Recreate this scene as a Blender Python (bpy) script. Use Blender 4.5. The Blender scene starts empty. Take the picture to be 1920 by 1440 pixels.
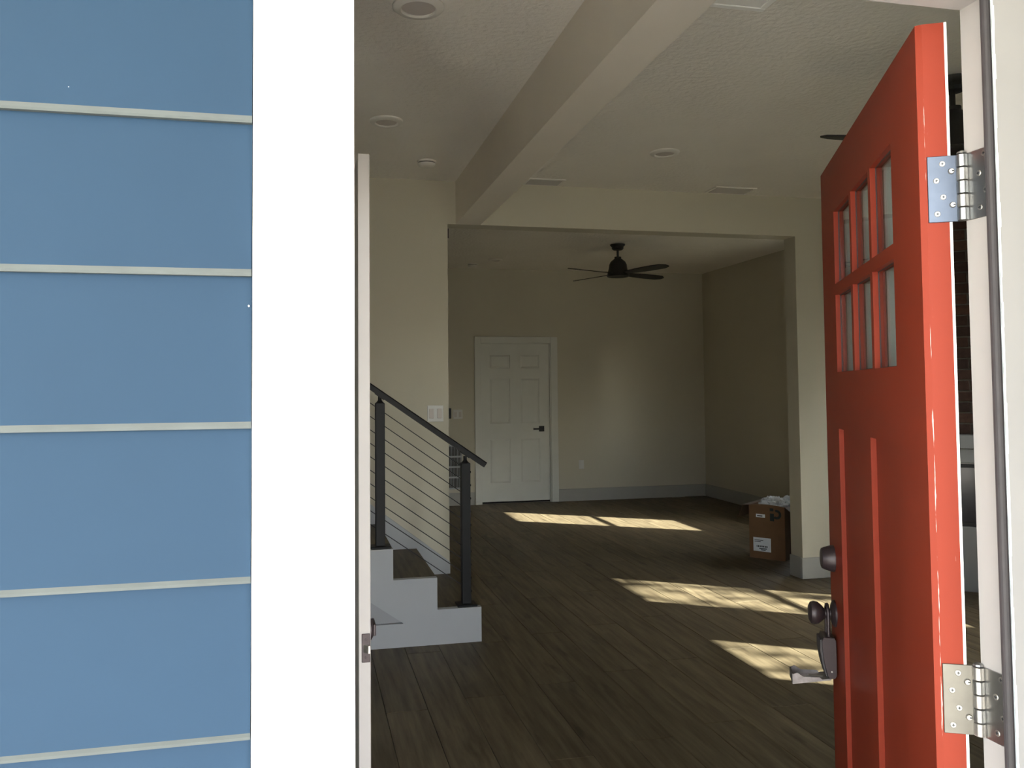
import bpy, bmesh, math, random
from mathutils import Vector, Matrix, noise as mnoise
random.seed(7)
scn = bpy.context.scene
COL = scn.collection
PI = math.pi
# ------------------------------------------------------------------ camera
F, YAW, PITCH, ROLL, PCX, PCY, EYE = 1541.16, .218381, .0408528, -.0085577, 916.38, 666.44, 1.45
fw = Vector((math.sin(YAW)*math.cos(PITCH), math.cos(YAW)*math.cos(PITCH), math.sin(PITCH)))
rt = Vector((math.cos(YAW), -math.sin(YAW), 0))
up = rt.cross(fw)
r2 = rt*math.cos(ROLL) + up*math.sin(ROLL)
u2 = -rt*math.sin(ROLL) + up*math.cos(ROLL)
cam = bpy.data.cameras.new('camera')
camo = bpy.data.objects.new('camera', cam)
COL.objects.link(camo)
M = Matrix((r2, u2, -fw)).transposed().to_4x4()
M.translation = Vector((0, 0, EYE))
camo.matrix_world = M
cam.sensor_fit = 'HORIZONTAL'
cam.sensor_width = 36.0
cam.lens = F/1920*36
cam.shift_x = (960-PCX)/1920
cam.shift_y = -(720-PCY)/1920
cam.clip_start = .02
cam.clip_end = 200
scn.camera = camo
# ------------------------------------------------------------------ world, sun, exposure
scn.view_settings.view_transform = 'Standard'
scn.view_settings.look = 'None'
scn.view_settings.gamma = 1
scn.view_settings.use_curve_mapping = False
scn.view_settings.exposure = 3.7
SUN_H = Vector((.835, -.55, 0)).normalized()
ELEV = math.radians(30)
world = bpy.data.worlds.new('world')
scn.world = world
world.use_nodes = True
wt = world.node_tree
bg = wt.nodes['Background']
sky = wt.nodes.new('ShaderNodeTexSky')
sky.sky_type = 'NISHITA'
sky.sun_disc = False
sky.sun_elevation = ELEV
sky.sun_rotation = math.atan2(SUN_H.x, SUN_H.y)
sky.air_density = 1.0
sky.dust_density = 2.0
hs = wt.nodes.new('ShaderNodeHueSaturation')
hs.inputs['Saturation'].default_value = .45
wt.links.new(sky.outputs[0], hs.inputs['Color'])
wt.links.new(hs.outputs[0], bg.inputs['Color'])
bg.inputs['Strength'].default_value = .20
sl = bpy.data.lights.new('sun', 'SUN')
sl.energy = 4.7
sl.angle = math.radians(.53)
sl.color = (1, .97, .88)
so = bpy.data.objects.new('sun', sl)
COL.objects.link(so)
sdir = (SUN_H*math.cos(ELEV) + Vector((0, 0, math.sin(ELEV))))
so.rotation_euler = sdir.to_track_quat('Z', 'Y').to_euler()
so.location = sdir*30
scn.cycles.diffuse_bounces = 6
scn.cycles.max_bounces = 14
scn.cycles.transparent_max_bounces = 16

# ------------------------------------------------------------------ materials
def nt(name):
    m = bpy.data.materials.new(name)
    m.use_nodes = True
    return m, m.node_tree.nodes, m.node_tree.links

def pm(name, col, rough=.5, metal=0., var=.06, scale=6., bump=0., bscale=60., spec=.5, bdist=.002):
    m, N, L = nt(name)
    b = N['Principled BSDF']
    b.inputs['Roughness'].default_value = rough
    b.inputs['Metallic'].default_value = metal
    b.inputs['Specular IOR Level'].default_value = spec
    tc = N.new('ShaderNodeNewGeometry')
    n1 = N.new('ShaderNodeTexNoise')
    n1.inputs['Scale'].default_value = scale
    n1.inputs['Detail'].default_value = 4
    L.new(tc.outputs['Position'], n1.inputs['Vector'])
    r = N.new('ShaderNodeMapRange')
    r.inputs['From Min'].default_value = .3
    r.inputs['From Max'].default_value = .7
    r.inputs['To Min'].default_value = 1-var
    r.inputs['To Max'].default_value = 1+var
    L.new(n1.outputs[0], r.inputs[0])
    mx = N.new('ShaderNodeVectorMath')
    mx.operation = 'SCALE'
    mx.inputs[0].default_value = col[:3]
    L.new(r.outputs[0], mx.inputs['Scale'])
    L.new(mx.outputs[0], b.inputs['Base Color'])
    if bump:
        n2 = N.new('ShaderNodeTexNoise')
        n2.inputs['Scale'].default_value = bscale
        n2.inputs['Detail'].default_value = 3
        L.new(tc.outputs['Position'], n2.inputs['Vector'])
        bp = N.new('ShaderNodeBump')
        bp.inputs['Strength'].default_value = bump
        bp.inputs['Distance'].default_value = bdist
        L.new(n2.outputs[0], bp.inputs['Height'])
        L.new(bp.outputs[0], b.inputs['Normal'])
    return m

M_WALL = pm('wall_paint', (.50, .465, .375), .7, var=.02, scale=2, bump=.25, bscale=90)
M_CEIL = pm('ceiling_paint', (.80, .76, .70), .8, var=.02, scale=3, bump=.9, bscale=38, bdist=.008)
M_BEAM = pm('beam_paint', (.74, .68, .59), .6, var=.02, scale=3, bump=.2, bscale=90)
M_TRIM = pm('white_trim_paint', (.36, .37, .39), .45, var=.02, bump=.05)
M_DOORW = pm('white_door_paint', (.60, .60, .56), .5, var=.02, bump=.05)
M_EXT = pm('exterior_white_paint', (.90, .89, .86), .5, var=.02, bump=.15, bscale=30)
M_SHADED_WHITE = pm('shaded_white_trim_paint', (.245, .234, .225), .5, var=.03, bump=.08, bscale=25)  # white paint of the right trim, darkened: shade put into its colour
M_SIDE = pm('blue_siding_paint', (.012, .033, .064), .65, var=.04, scale=3, bump=.12, bscale=45, spec=.2)
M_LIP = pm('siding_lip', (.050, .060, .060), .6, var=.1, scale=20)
M_RED = pm('red_door_paint', (.215, .030, .0145), .42, var=.05, scale=5, bump=.1, bscale=14, spec=.15)
M_BLACK = pm('black_metal', (.012, .012, .014), .35, metal=.0, var=.05)
M_BRONZE = pm('dark_bronze', (.045, .033, .036), .38, metal=.35, var=.1, scale=20)
M_RAIL = pm('charcoal_rail', (.009, .009, .010), .5, var=.05, spec=.25)
M_FAN = pm('fan_black', (.012, .012, .012), .5, var=.05)
M_STEEL = pm('brushed_steel', (.36, .36, .355), .36, metal=1., var=.05, scale=60)
M_CABLE = pm('cable_steel', (.05, .05, .055), .4, metal=.3)
M_NICKEL = pm('worn_nickel', (.42, .40, .375), .36, metal=.9, var=.22, scale=70)
M_DARK = pm('dark_gap', (.012, .011, .010), .8)
M_GREY = pm('grey_gasket', (.052, .046, .049), .6, var=.1, scale=30, bump=.3, bscale=60)
M_CAULK = pm('pale_caulk', (.62, .70, .74), .5, var=.15, scale=40, bump=.4, bscale=60)
M_LENS = pm('light_lens', (.52, .47, .44), .5, var=.02)
M_CARD = pm('cardboard', (.17, .088, .042), .8, var=.08, scale=12, bump=.1, bscale=80)
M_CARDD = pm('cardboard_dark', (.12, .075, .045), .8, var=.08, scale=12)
M_PAPER = pm('white_paper', (.74, .76, .80), .7, var=.04, scale=20)
M_INK = pm('black_ink', (.02, .025, .03), .7)
M_BRICKG = pm('mortar', (.13, .115, .10), .9, var=.15, scale=30, bump=.5)
M_CONC = pm('porch_concrete', (.68, .65, .60), .8, var=.1, scale=4, bump=.2)
M_LAWN = pm('lawn', (.27, .25, .19), .9, var=.25, scale=1.5, bump=.4, bscale=20)
M_BARK = pm('bark', (.10, .075, .055), .9, var=.2, scale=20, bump=.5)
M_LEAF = pm('leaf_green', (.06, .11, .03), .6, var=.3, scale=3)
M_PLATE = pm('switch_plastic', (.58, .57, .55), .4, var=.02)
M_LOUV = pm('vent_louver', (.42, .39, .36), .5, var=.02)
M_PANEL = pm('stair_panel_paint', (.29, .295, .31), .5, var=.02)
M_PLEAF_BLUEREFL = pm('blue_reflection_hinge_leaf', (.105, .122, .158), .42, metal=1., var=.05, scale=60)  # upper leaf: blue reflection tinted into the metal colour
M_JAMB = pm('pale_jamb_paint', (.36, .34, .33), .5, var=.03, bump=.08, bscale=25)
M_BASE = pm('baseboard_paint', (.335, .325, .30), .5, var=.02)
M_PLEAF2 = pm('satin_hinge_leaf_lower', (.165, .157, .140), .42, metal=1., var=.05, scale=60)
M_ROOF = pm('soffit_paint', (.75, .74, .71), .7, var=.03)
M_SMOKE = pm('white_plastic', (.72, .69, .64), .5, var=.02)

def mat_brick():
    m, N, L = nt('brick_clay')
    b = N['Principled BSDF']
    b.inputs['Roughness'].default_value = .9
    oi = N.new('ShaderNodeObjectInfo')
    cr = N.new('ShaderNodeValToRGB')
    cr.color_ramp.elements[0].color = (.055, .030, .026, 1)
    cr.color_ramp.elements[1].color = (.135, .066, .048, 1)
    L.new(oi.outputs['Random'], cr.inputs[0])
    g = N.new('ShaderNodeNewGeometry')
    n = N.new('ShaderNodeTexNoise')
    n.inputs['Scale'].default_value = 35
    L.new(g.outputs['Position'], n.inputs['Vector'])
    mx = N.new('ShaderNodeMix')
    mx.data_type = 'RGBA'
    mx.blend_type = 'MULTIPLY'
    mx.inputs['Factor'].default_value = .6
    L.new(cr.outputs[0], mx.inputs['A'])
    L.new(n.outputs[0], mx.inputs['B'])
    L.new(mx.outputs['Result'], b.inputs['Base Color'])
    bp = N.new('ShaderNodeBump')
    bp.inputs['Strength'].default_value = .4
    bp.inputs['Distance'].default_value = .004
    L.new(n.outputs[0], bp.inputs['Height'])
    L.new(bp.outputs[0], b.inputs['Normal'])
    return m
M_BRICK = mat_brick()

def mat_floor(name, axis):
    """wood-look plank: streaks and knots drawn out along one axis, tone varying from plank to plank"""
    m, N, L = nt(name)
    b = N['Principled BSDF']
    b.inputs['Roughness'].default_value = .5
    b.inputs['Specular IOR Level'].default_value = .2
    g = N.new('ShaderNodeNewGeometry')
    oi = N.new('ShaderNodeObjectInfo')
    off = N.new('ShaderNodeVectorMath')
    off.operation = 'MULTIPLY_ADD'
    off.inputs[1].default_value = (7, 5, 3)
    L.new(oi.outputs['Random'], off.inputs[0])
    L.new(g.outputs['Position'], off.inputs[2])
    mp = N.new('ShaderNodeMapping')
    mp.inputs['Scale'].default_value = (30, 2.2, 10) if axis == 'Y' else (2.2, 30, 10)
    L.new(off.outputs[0], mp.inputs['Vector'])
    n = N.new('ShaderNodeTexNoise')
    n.inputs['Scale'].default_value = 1
    n.inputs['Detail'].default_value = 6
    n.inputs['Roughness'].default_value = .62
    L.new(mp.outputs[0], n.inputs['Vector'])
    mp2 = N.new('ShaderNodeMapping')
    mp2.inputs['Scale'].default_value = (13, 3.2, 6) if axis == 'Y' else (3.2, 13, 6)
    L.new(off.outputs[0], mp2.inputs['Vector'])
    k = N.new('ShaderNodeTexNoise')
    k.inputs['Scale'].default_value = 1
    k.inputs['Detail'].default_value = 2
    L.new(mp2.outputs[0], k.inputs['Vector'])
    kr = N.new('ShaderNodeMapRange')
    kr.inputs['From Min'].default_value = .62
    kr.inputs['From Max'].default_value = .76
    kr.inputs['To Min'].default_value = 1
    kr.inputs['To Max'].default_value = .42
    L.new(k.outputs[0], kr.inputs[0])
    cr = N.new('ShaderNodeValToRGB')
    cr.color_ramp.elements[0].position = .3
    cr.color_ramp.elements[0].color = (.062, .046, .028, 1)
    cr.color_ramp.elements[1].position = .72
    cr.color_ramp.elements[1].color = (.160, .128, .080, 1)
    L.new(n.outputs[0], cr.inputs[0])
    tr = N.new('ShaderNodeMapRange')
    tr.inputs['To Min'].default_value = .84
    tr.inputs['To Max'].default_value = 1.14
    L.new(oi.outputs['Random'], tr.inputs[0])
    ml = N.new('ShaderNodeMath')
    ml.operation = 'MULTIPLY'
    L.new(kr.outputs[0], ml.inputs[0])
    L.new(tr.outputs[0], ml.inputs[1])
    sc = N.new('ShaderNodeVectorMath')
    sc.operation = 'SCALE'
    L.new(cr.outputs[0], sc.inputs[0])
    L.new(ml.outputs[0], sc.inputs['Scale'])
    L.new(sc.outputs[0], b.inputs['Base Color'])
    bp = N.new('ShaderNodeBump')
    bp.inputs['Strength'].default_value = .15
    bp.inputs['Distance'].default_value = .001
    L.new(n.outputs[0], bp.inputs['Height'])
    L.new(bp.outputs[0], b.inputs['Normal'])
    return m
M_FLOOR = mat_floor('plank_wood', 'Y')
M_TREAD = mat_floor('tread_wood', 'Y')

def mat_glass():
    m, N, L = nt('window_glass')
    N.remove(N['Principled BSDF'])
    o = N['Material Output']
    t = N.new('ShaderNodeBsdfTransparent')
    t.inputs[0].default_value = (.93, .95, .93, 1)
    g = N.new('ShaderNodeBsdfGlossy')
    g.inputs['Roughness'].default_value = .02
    lw = N.new('ShaderNodeLayerWeight')
    lw.inputs['Blend'].default_value = .5
    pw = N.new('ShaderNodeMath')
    pw.operation = 'POWER'
    pw.inputs[1].default_value = 5
    L.new(lw.outputs['Facing'], pw.inputs[0])
    fr = N.new('ShaderNodeMath')
    fr.operation = 'MULTIPLY_ADD'
    fr.inputs[1].default_value = .85
    fr.inputs[2].default_value = .04
    L.new(pw.outputs[0], fr.inputs[0])
    mx = N.new('ShaderNodeMixShader')
    L.new(fr.outputs[0], mx.inputs[0])
    L.new(t.outputs[0], mx.inputs[1])
    L.new(g.outputs[0], mx.inputs[2])
    L.new(mx.outputs[0], o.inputs[0])
    return m
M_GLASS = mat_glass()

def mat_rededge():
    """red paint whose outer corner is chipped white along the length"""
    m, N, L = nt('red_chipped_edge')
    b = N['Principled BSDF']
    b.inputs['Roughness'].default_value = .5
    b.inputs['Specular IOR Level'].default_value = .15
    tc = N.new('ShaderNodeTexCoord')
    sp = N.new('ShaderNodeSeparateXYZ')
    L.new(tc.outputs['Generated'], sp.inputs[0])
    d = N.new('ShaderNodeMath')
    d.operation = 'SUBTRACT'
    d.inputs[1].default_value = .79
    L.new(sp.outputs['Y'], d.inputs[0])
    ab = N.new('ShaderNodeMath')
    ab.operation = 'ABSOLUTE'
    L.new(d.outputs[0], ab.inputs[0])
    near = N.new('ShaderNodeMapRange')
    near.inputs['From Min'].default_value = .0
    near.inputs['From Max'].default_value = .045
    near.inputs['To Min'].default_value = .26
    near.inputs['To Max'].default_value = 0
    L.new(ab.outputs[0], near.inputs[0])
    n = N.new('ShaderNodeTexNoise')
    n.inputs['Scale'].default_value = 1
    n.inputs['Detail'].default_value = 5
    mp = N.new('ShaderNodeMapping')
    mp.inputs['Scale'].default_value = (300, 300, 22)
    L.new(tc.outputs['Object'], mp.inputs[0])
    L.new(mp.outputs[0], n.inputs['Vector'])
    ad = N.new('ShaderNodeMath')
    ad.operation = 'ADD'
    L.new(n.outputs[0], ad.inputs[0])
    L.new(near.outputs[0], ad.inputs[1])
    th = N.new('ShaderNodeMapRange')
    th.inputs['From Min'].default_value = .76
    th.inputs['From Max'].default_value = .82
    L.new(ad.outputs[0], th.inputs[0])
    mx = N.new('ShaderNodeMix')
    mx.data_type = 'RGBA'
    mx.inputs['A'].default_value = (.215, .030, .0145, 1)
    mx.inputs['B'].default_value = (.45, .38, .34, 1)
    L.new(th.outputs[0], mx.inputs['Factor'])
    L.new(mx.outputs['Result'], b.inputs['Base Color'])
    return m
M_REDEDGE = mat_rededge()

# ------------------------------------------------------------------ helpers
ORG = {}

def finish(bm, smooth=None):
    bmesh.ops.recalc_face_normals(bm, faces=bm.faces)
    if smooth:
        for f in bm.faces:
            f.smooth = True

def mk(name, bm, mat, parent=None, smooth=False, **props):
    """link bm as ONE object whose origin is its own centre; vertices are given in world (or root-local) space"""
    finish(bm, smooth)
    vs = [v.co for v in bm.verts]
    c = Vector([(min(v[i] for v in vs)+max(v[i] for v in vs))/2 for i in range(3)])
    bmesh.ops.translate(bm, verts=bm.verts, vec=-c)
    me = bpy.data.meshes.new(name)
    bm.to_mesh(me)
    bm.free()
    mats = mat if isinstance(mat, (list, tuple)) else [mat]
    for q in mats:
        me.materials.append(q)
    if smooth:
        try:
            me.set_sharp_from_angle(angle=math.radians(40))
        except Exception:
            pass
    o = bpy.data.objects.new(name, me)
    COL.objects.link(o)
    if parent is not None:
        o.parent = parent
        o.location = c - ORG[parent]
    else:
        o.location = c
    ORG[o] = c
    for k, v in props.items():
        o[k] = v
    return o

def root(name, loc, label, cat, rotz=0, group=None, kind=None, local=False):
    o = bpy.data.objects.new(name, None)
    o.empty_display_size = .1
    COL.objects.link(o)
    o.location = loc
    o.rotation_euler = (0, 0, rotz)
    o['label'] = label
    o['category'] = cat
    if group:
        o['group'] = group
    if kind:
        o['kind'] = kind
    ORG[o] = Vector((0, 0, 0)) if local else Vector(loc)
    return o

def B():
    return bmesh.new()

def box(bm, a, b, bev=0, mi=0, seg=1):
    x0, y0, z0 = [min(a[i], b[i]) for i in range(3)]
    x1, y1, z1 = [max(a[i], b[i]) for i in range(3)]
    v = [bm.verts.new(p) for p in ((x0,y0,z0),(x1,y0,z0),(x1,y1,z0),(x0,y1,z0),(x0,y0,z1),(x1,y0,z1),(x1,y1,z1),(x0,y1,z1))]
    fs = [bm.faces.new([v[i] for i in q]) for q in ((3,2,1,0),(4,5,6,7),(0,1,5,4),(1,2,6,5),(2,3,7,6),(3,0,4,7))]
    for f in fs:
        f.material_index = mi
    if bev:
        es = set(e for f in fs for e in f.edges)
        bmesh.ops.bevel(bm, geom=list(es), offset=bev, segments=seg, affect='EDGES', profile=.5)
    return bm

def bx(a, b, bev=0, seg=1):
    return box(B(), a, b, bev, 0, seg)

def prism(bm, poly, axis, lo, hi):
    """extrude a polygon; axis 'x': points (y,z), 'y': points (x,z), 'z': points (x,y)"""
    def P(p, t):
        return {'x': (t, p[0], p[1]), 'y': (p[0], t, p[1]), 'z': (p[0], p[1], t)}[axis]
    a = [bm.verts.new(P(p, lo)) for p in poly]
    b = [bm.verts.new(P(p, hi)) for p in poly]
    n = len(poly)
    bm.faces.new(a)
    bm.faces.new(list(reversed(b)))
    for i in range(n):
        bm.faces.new((a[i], b[i], b[(i+1) % n], a[(i+1) % n]))
    return bm

def frame_to(d):
    d = Vector(d).normalized()
    t = Vector((0, 0, 1)) if abs(d.z) < .9 else Vector((1, 0, 0))
    x = d.cross(t).normalized()
    y = d.cross(x).normalized()
    return x, y, d

def lathe(bm, prof, base, direc=(0, 0, 1), seg=24, mi=0):
    """turn a profile [(radius, distance along axis)] about an axis"""
    x, y, d = frame_to(direc)
    base = Vector(base)
    rings = []
    for r, h in prof:
        if r < 1e-6:
            rings.append([bm.verts.new(base+d*h)])
        else:
            rings.append([bm.verts.new(base+d*h+(x*math.cos(2*PI*i/seg)+y*math.sin(2*PI*i/seg))*r) for i in range(seg)])
    for a, b in zip(rings, rings[1:]):
        for i in range(seg):
            j = (i+1) % seg
            q = [a[i % len(a)], a[j % len(a)], b[j % len(b)], b[i % len(b)]]
            q = list(dict.fromkeys(q))
            if len(q) > 2:
                f = bm.faces.new(q)
                f.material_index = mi
    for R in (rings[0], rings[-1]):
        if len(R) > 2:
            f = bm.faces.new(R)
            f.material_index = mi
    return bm

def tube(bm, p, q, r, seg=10):
    p, q = Vector(p), Vector(q)
    return lathe(bm, [(r, 0), (r, (q-p).length)], p, q-p, seg)

def sweep(bm, pts, r, seg=10):
    pts = [Vector(p) for p in pts]
    rings = []
    for i, p in enumerate(pts):
        d = (pts[min(i+1, len(pts)-1)] - pts[max(i-1, 0)])
        x, y, _ = frame_to(d)
        if rings:
            x = (px - d.normalized()*px.dot(d.normalized())).normalized()
            y = d.normalized().cross(x)
        px = x
        rings.append([bm.verts.new(p+(x*math.cos(2*PI*k/seg)+y*math.sin(2*PI*k/seg))*r) for k in range(seg)])
    for a, b in zip(rings, rings[1:]):
        for k in range(seg):
            bm.faces.new((a[k], a[(k+1) % seg], b[(k+1) % seg], b[k]))
    bm.faces.new(rings[0])
    bm.faces.new(list(reversed(rings[-1])))
    return bm

def tag(o, label, cat, group=None, kind=None):
    o['label'] = label
    o['category'] = cat
    if group:
        o['group'] = group
    if kind:
        o['kind'] = kind
    return o

def st(name, bm, mat, label, cat):
    return tag(mk(name, bm, mat), label, cat, kind='structure')

# ------------------------------------------------------------------ room shell
C1, C2 = 2.90, 2.98           # ceiling heights, front room and far room
WL, WR, YB, YM = -3.2, 5.22, 10.17, 5.60
fl = st('floor', bx((-3.35, 1.0, -.20), (5.36, 10.30, -.012)), M_FLOOR, 'dark brown wood-look plank floor running into the far room', 'floor')
# planks laid along the depth of the house, staggered
PW, PL = .19, 1.52
pb = bx((0, 0, -.012), (PW-.0022, PL-.0022, 0), .0012)
pl0 = None
x = -1.36
ci = 0
while x < WR-.02:
    y = 1.075 - (ci*.47 % 1) * PL
    while y < YB-.02:
        y0, y1 = max(y, 1.075), min(y+PL, YB)
        w = min(PW, WR-x)
        if y1-y0 > .05:
            if y0 == y and y1 == y+PL and w == PW:
                if pl0 is None:
                    pl0 = mk('plank', bx((x, y, -.012), (x+PW-.0022, y+PL-.0022, 0), .0012), M_FLOOR, fl)
                else:
                    c = pl0.copy()
                    COL.objects.link(c)
                    c.parent = fl
                    c.location = Vector((x+(PW-.0022)/2, y+(PL-.0022)/2, -.006)) - ORG[fl]
            else:
                mk('plank', bx((x, y0, -.012), (x+w-.0022, y1-.0022, 0), .0012), M_FLOOR, fl)
        y += PL
    x += PW
    ci += 1
# front wall with the entry opening
bm = B()
FWX0, FWX1, FWZ0, FWZ1 = -1.25, -.75, .25, 2.10
box(bm, (-3.35, 1.003, -.2), (FWX0, 1.073, 3.2))
box(bm, (FWX1, 1.003, -.2), (.0, 1.073, 3.2))
box(bm, (FWX0, 1.003, -.2), (FWX1, 1.073, FWZ0))
box(bm, (FWX0, 1.003, FWZ1), (FWX1, 1.073, 3.2))
GX0, GX1, GZ0, GZ1 = 1.60, 2.50, .75, 2.30
box(bm, (1.03, 1.003, -.2), (GX0, 1.073, 3.2))
box(bm, (GX1, 1.003, -.2), (5.36, 1.073, 3.2))
box(bm, (GX0, 1.003, -.2), (GX1, 1.073, GZ0))
box(bm, (GX0, 1.003, GZ1), (GX1, 1.073, 3.2))
box(bm, (.0, 1.003, 2.068), (1.03, 1.073, 3.2))
wf = st('wall_front', bm, M_WALL, 'blue lap-sided outside wall left of the entry', 'wall')
# lap siding boards left of the entry
zl = [.522, .6995, .877, 1.0530, 1.2294, 1.4068, 1.5838, 1.7648, 1.943, 2.121, 2.299]
for i, (z0, z1) in enumerate(zip(zl, zl[1:])):
    bm = B()
    xa, xb = -.70, -.0625
    prof = [(.9905, z0), (.9905, z0+.0032), (.9895, z0+.008), (.9985, z1+.012), (1.003, z1+.012), (1.003, z0)]
    prism(bm, prof, 'x', xa, xb)
    bm.faces.ensure_lookup_table()
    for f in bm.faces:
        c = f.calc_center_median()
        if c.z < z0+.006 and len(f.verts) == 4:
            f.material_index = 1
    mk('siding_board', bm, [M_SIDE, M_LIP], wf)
for px_, pz in ((-.365, 1.623), (-.262, 1.792), (-.0665, 1.595), (-.066, 1.43), (-.0665, 1.548)):
    mk('paint_fleck', bx((px_, .9905, pz), (px_+.0018, .9935, pz+.0022), .0005), M_EXT, wf)
# side, back, middle walls
def wall_with_holes(axis_lo, axis_hi, ya, yb, za, zb, holes):
    """wall across Y from ya to yb with rectangular holes [(y0,y1,z0,z1)], thickness along X"""
    bm = B()
    ys = sorted(set([ya, yb]+[h[0] for h in holes]+[h[1] for h in holes]))
    for a, b in zip(ys, ys[1:]):
        hh = [h for h in holes if h[0] <= a and h[1] >= b]
        if hh:
            h = hh[0]
            box(bm, (axis_lo, a, za), (axis_hi, b, h[2]))
            box(bm, (axis_lo, a, h[3]), (axis_hi, b, zb))
        else:
            box(bm, (axis_lo, a, za), (axis_hi, b, zb))
    return bm
WZ = (.92, 2.09)
WIN = [(6.80, 7.52), (3.29, 4.03), (1.76, 2.44)]
wr_ = st('wall_right', wall_with_holes(WR, WR+.14, 1.073, 10.3, -.2, 3.2, [(a-.04, b+.04, WZ[0]-.04, WZ[1]+.04) for a, b in WIN]), M_WALL, 'greige wall on the right of the far room', 'wall')
bm = B()
DX0, DX1, DZ = 2.150, 3.070, 2.034      # far door rough opening (a recess)
box(bm, (-3.35, YB+.10, -.2), (WR, YB+.16, 3.2))
box(bm, (-3.35, YB, -.2), (DX0, YB+.10, 3.2))
box(bm, (DX1, YB, -.2), (WR, YB+.10, 3.2))
box(bm, (DX0, YB, DZ), (DX1, YB+.10, 3.2))
st('wall_back', bm, M_WALL, 'greige wall at the far end with the white door', 'wall')
OX0, OX1, OZ = .957, 3.655, 2.600       # wide cased-free opening to the far room
bm = B()
prism(bm, [(-3.35, 0), (OX0, 0), (OX0, OZ), (OX1, OZ), (OX1, 0), (WR, 0), (WR, 3.2), (-3.35, 3.2)], 'y', YM, YM+.15)
st('wall_middle', bm, M_WALL, 'greige wall with the wide opening into the far room', 'wall')
st('wall_left', bx((-3.35, 1.073, -.2), (WL, 10.3, 3.2)), M_WALL, 'greige wall on the far left behind the stairs', 'wall')
st('wall_closet', bx((-.03, 2.72, 0), (.115, 2.84, C1)), M_WALL, 'short wall behind the white open door', 'wall')
st('ceiling', bx((WL, 1.073, C1), (WR, YM, C1+.2)), M_CEIL, 'textured ceiling of the front room', 'ceiling')
st('ceiling', bx((WL, YM+.15, C2), (WR, YB, C2+.2)), M_CEIL, 'dim ceiling of the far room above the black fan', 'ceiling')
st('trim_1', bx((1.015, 1.073, OZ), (1.190, YM, C1)), M_BEAM, 'dropped painted ceiling beam running away from the entry', 'beam')
# baseboards
def bbd(name, a, b, label):
    st(name, bx(a, b, .004), M_BASE, label, 'baseboard')
bt, bh = .016, .158
bbd('baseboard_back', (3.160, YB-bt, 0), (WR, YB, bh), 'white baseboard along the far wall right of the door')
bbd('baseboard_left', (-1.0, YB-bt, 0), (2.062, YB, bh), 'white baseboard along the far wall left of the door')
bbd('baseboard_right', (WR-bt, 5.75, 0), (WR, YB-bt, bh), 'white baseboard along the right wall of the far room')
bbd('baseboard_front', (OX1-bt, YM-bt, 0), (3.95, YM, bh), 'white baseboard on the front of the pillar')
bbd('baseboard_middle', (OX1-bt, YM, 0), (OX1, YM+.15, bh), 'white baseboard on the side of the pillar')

# ------------------------------------------------------------------ windows in the right wall
for i, (a, b) in enumerate(WIN):
    bm = B()
    for q in (((a-.04, WZ[0]-.04), (a, WZ[1]+.04)), ((b, WZ[0]-.04), (b+.04, WZ[1]+.04)), ((a, WZ[0]-.04), (b, WZ[0])), ((a, WZ[1]), (b, WZ[1]+.04))):
        box(bm, (5.235, q[0][0], q[0][1]), (5.285, q[1][0], q[1][1]))
    w = st('window_%d' % (i+1), bm, M_TRIM, ['white sash window in the far room behind the pillar', 'white sash window beside the fireplace', 'white sash window nearest the entry'][i], 'window')
    mk('meeting_rail', bx((5.24, a, 1.438), (5.28, b, 1.468), .003), M_TRIM, w)
    mk('pane', bx((5.258, a, WZ[0]), (5.262, b, 1.44)), M_GLASS, w)
    mk('pane', bx((5.258, a, 1.466), (5.262, b, WZ[1])), M_GLASS, w)
    bm = B()
    for q in (((a-.11, WZ[0]-.11), (a-.035, WZ[1]+.11)), ((b+.035, WZ[0]-.11), (b+.11, WZ[1]+.11)), ((a-.035, WZ[0]-.11), (b+.035, WZ[0]-.035)), ((a-.035, WZ[1]+.035), (b+.035, WZ[1]+.11))):
        box(bm, (5.205, q[0][0], q[0][1]), (5.2195, q[1][0], q[1][1]), .002)
    mk('casing', bm, M_TRIM, w)

# added front window left of the entry, unseen, lets light into the foyer
bm = B()
for q in (((FWX0, FWZ0), (FWX0+.05, FWZ1)), ((FWX1-.05, FWZ0), (FWX1, FWZ1)), ((FWX0+.05, FWZ0), (FWX1-.05, FWZ0+.05)), ((FWX0+.05, FWZ1-.05), (FWX1-.05, FWZ1)), ((FWX0+.05, 1.25), (FWX1-.05, 1.30))):
    box(bm, (q[0][0], 1.015, q[0][1]), (q[1][0], 1.06, q[1][1]))
w = st('window_5', bm, M_TRIM, 'unseen narrow front window added left of the entry to light the foyer', 'window')  # window_5 is added out of view to let light into the foyer
mk('pane', bx((FWX0+.05, 1.034, FWZ0+.05), (FWX1-.05, 1.038, 1.25)), M_GLASS, w)
mk('pane', bx((FWX0+.05, 1.034, 1.30), (FWX1-.05, 1.038, FWZ1-.05)), M_GLASS, w)

# added front window right of the entry, unseen, lights ceiling and pillar
bm = B()
for q in (((GX0, GZ0), (GX0+.05, GZ1)), ((GX1-.05, GZ0), (GX1, GZ1)), ((GX0+.05, GZ0), (GX1-.05, GZ0+.05)), ((GX0+.05, GZ1-.05), (GX1-.05, GZ1)), ((2.025, GZ0+.05), (2.075, GZ1-.05))):
    box(bm, (q[0][0], 1.015, q[0][1]), (q[1][0], 1.06, q[1][1]))
w = st('window_4', bm, M_TRIM, 'unseen front window added right of the entry for more light', 'window')  # window_4 is added out of view to light ceiling and pillar
mk('pane', bx((GX0+.05, 1.034, GZ0+.05), (2.025, 1.038, GZ1-.05)), M_GLASS, w)
mk('pane', bx((2.075, 1.034, GZ0+.05), (GX1-.05, 1.038, GZ1-.05)), M_GLASS, w)
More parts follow.
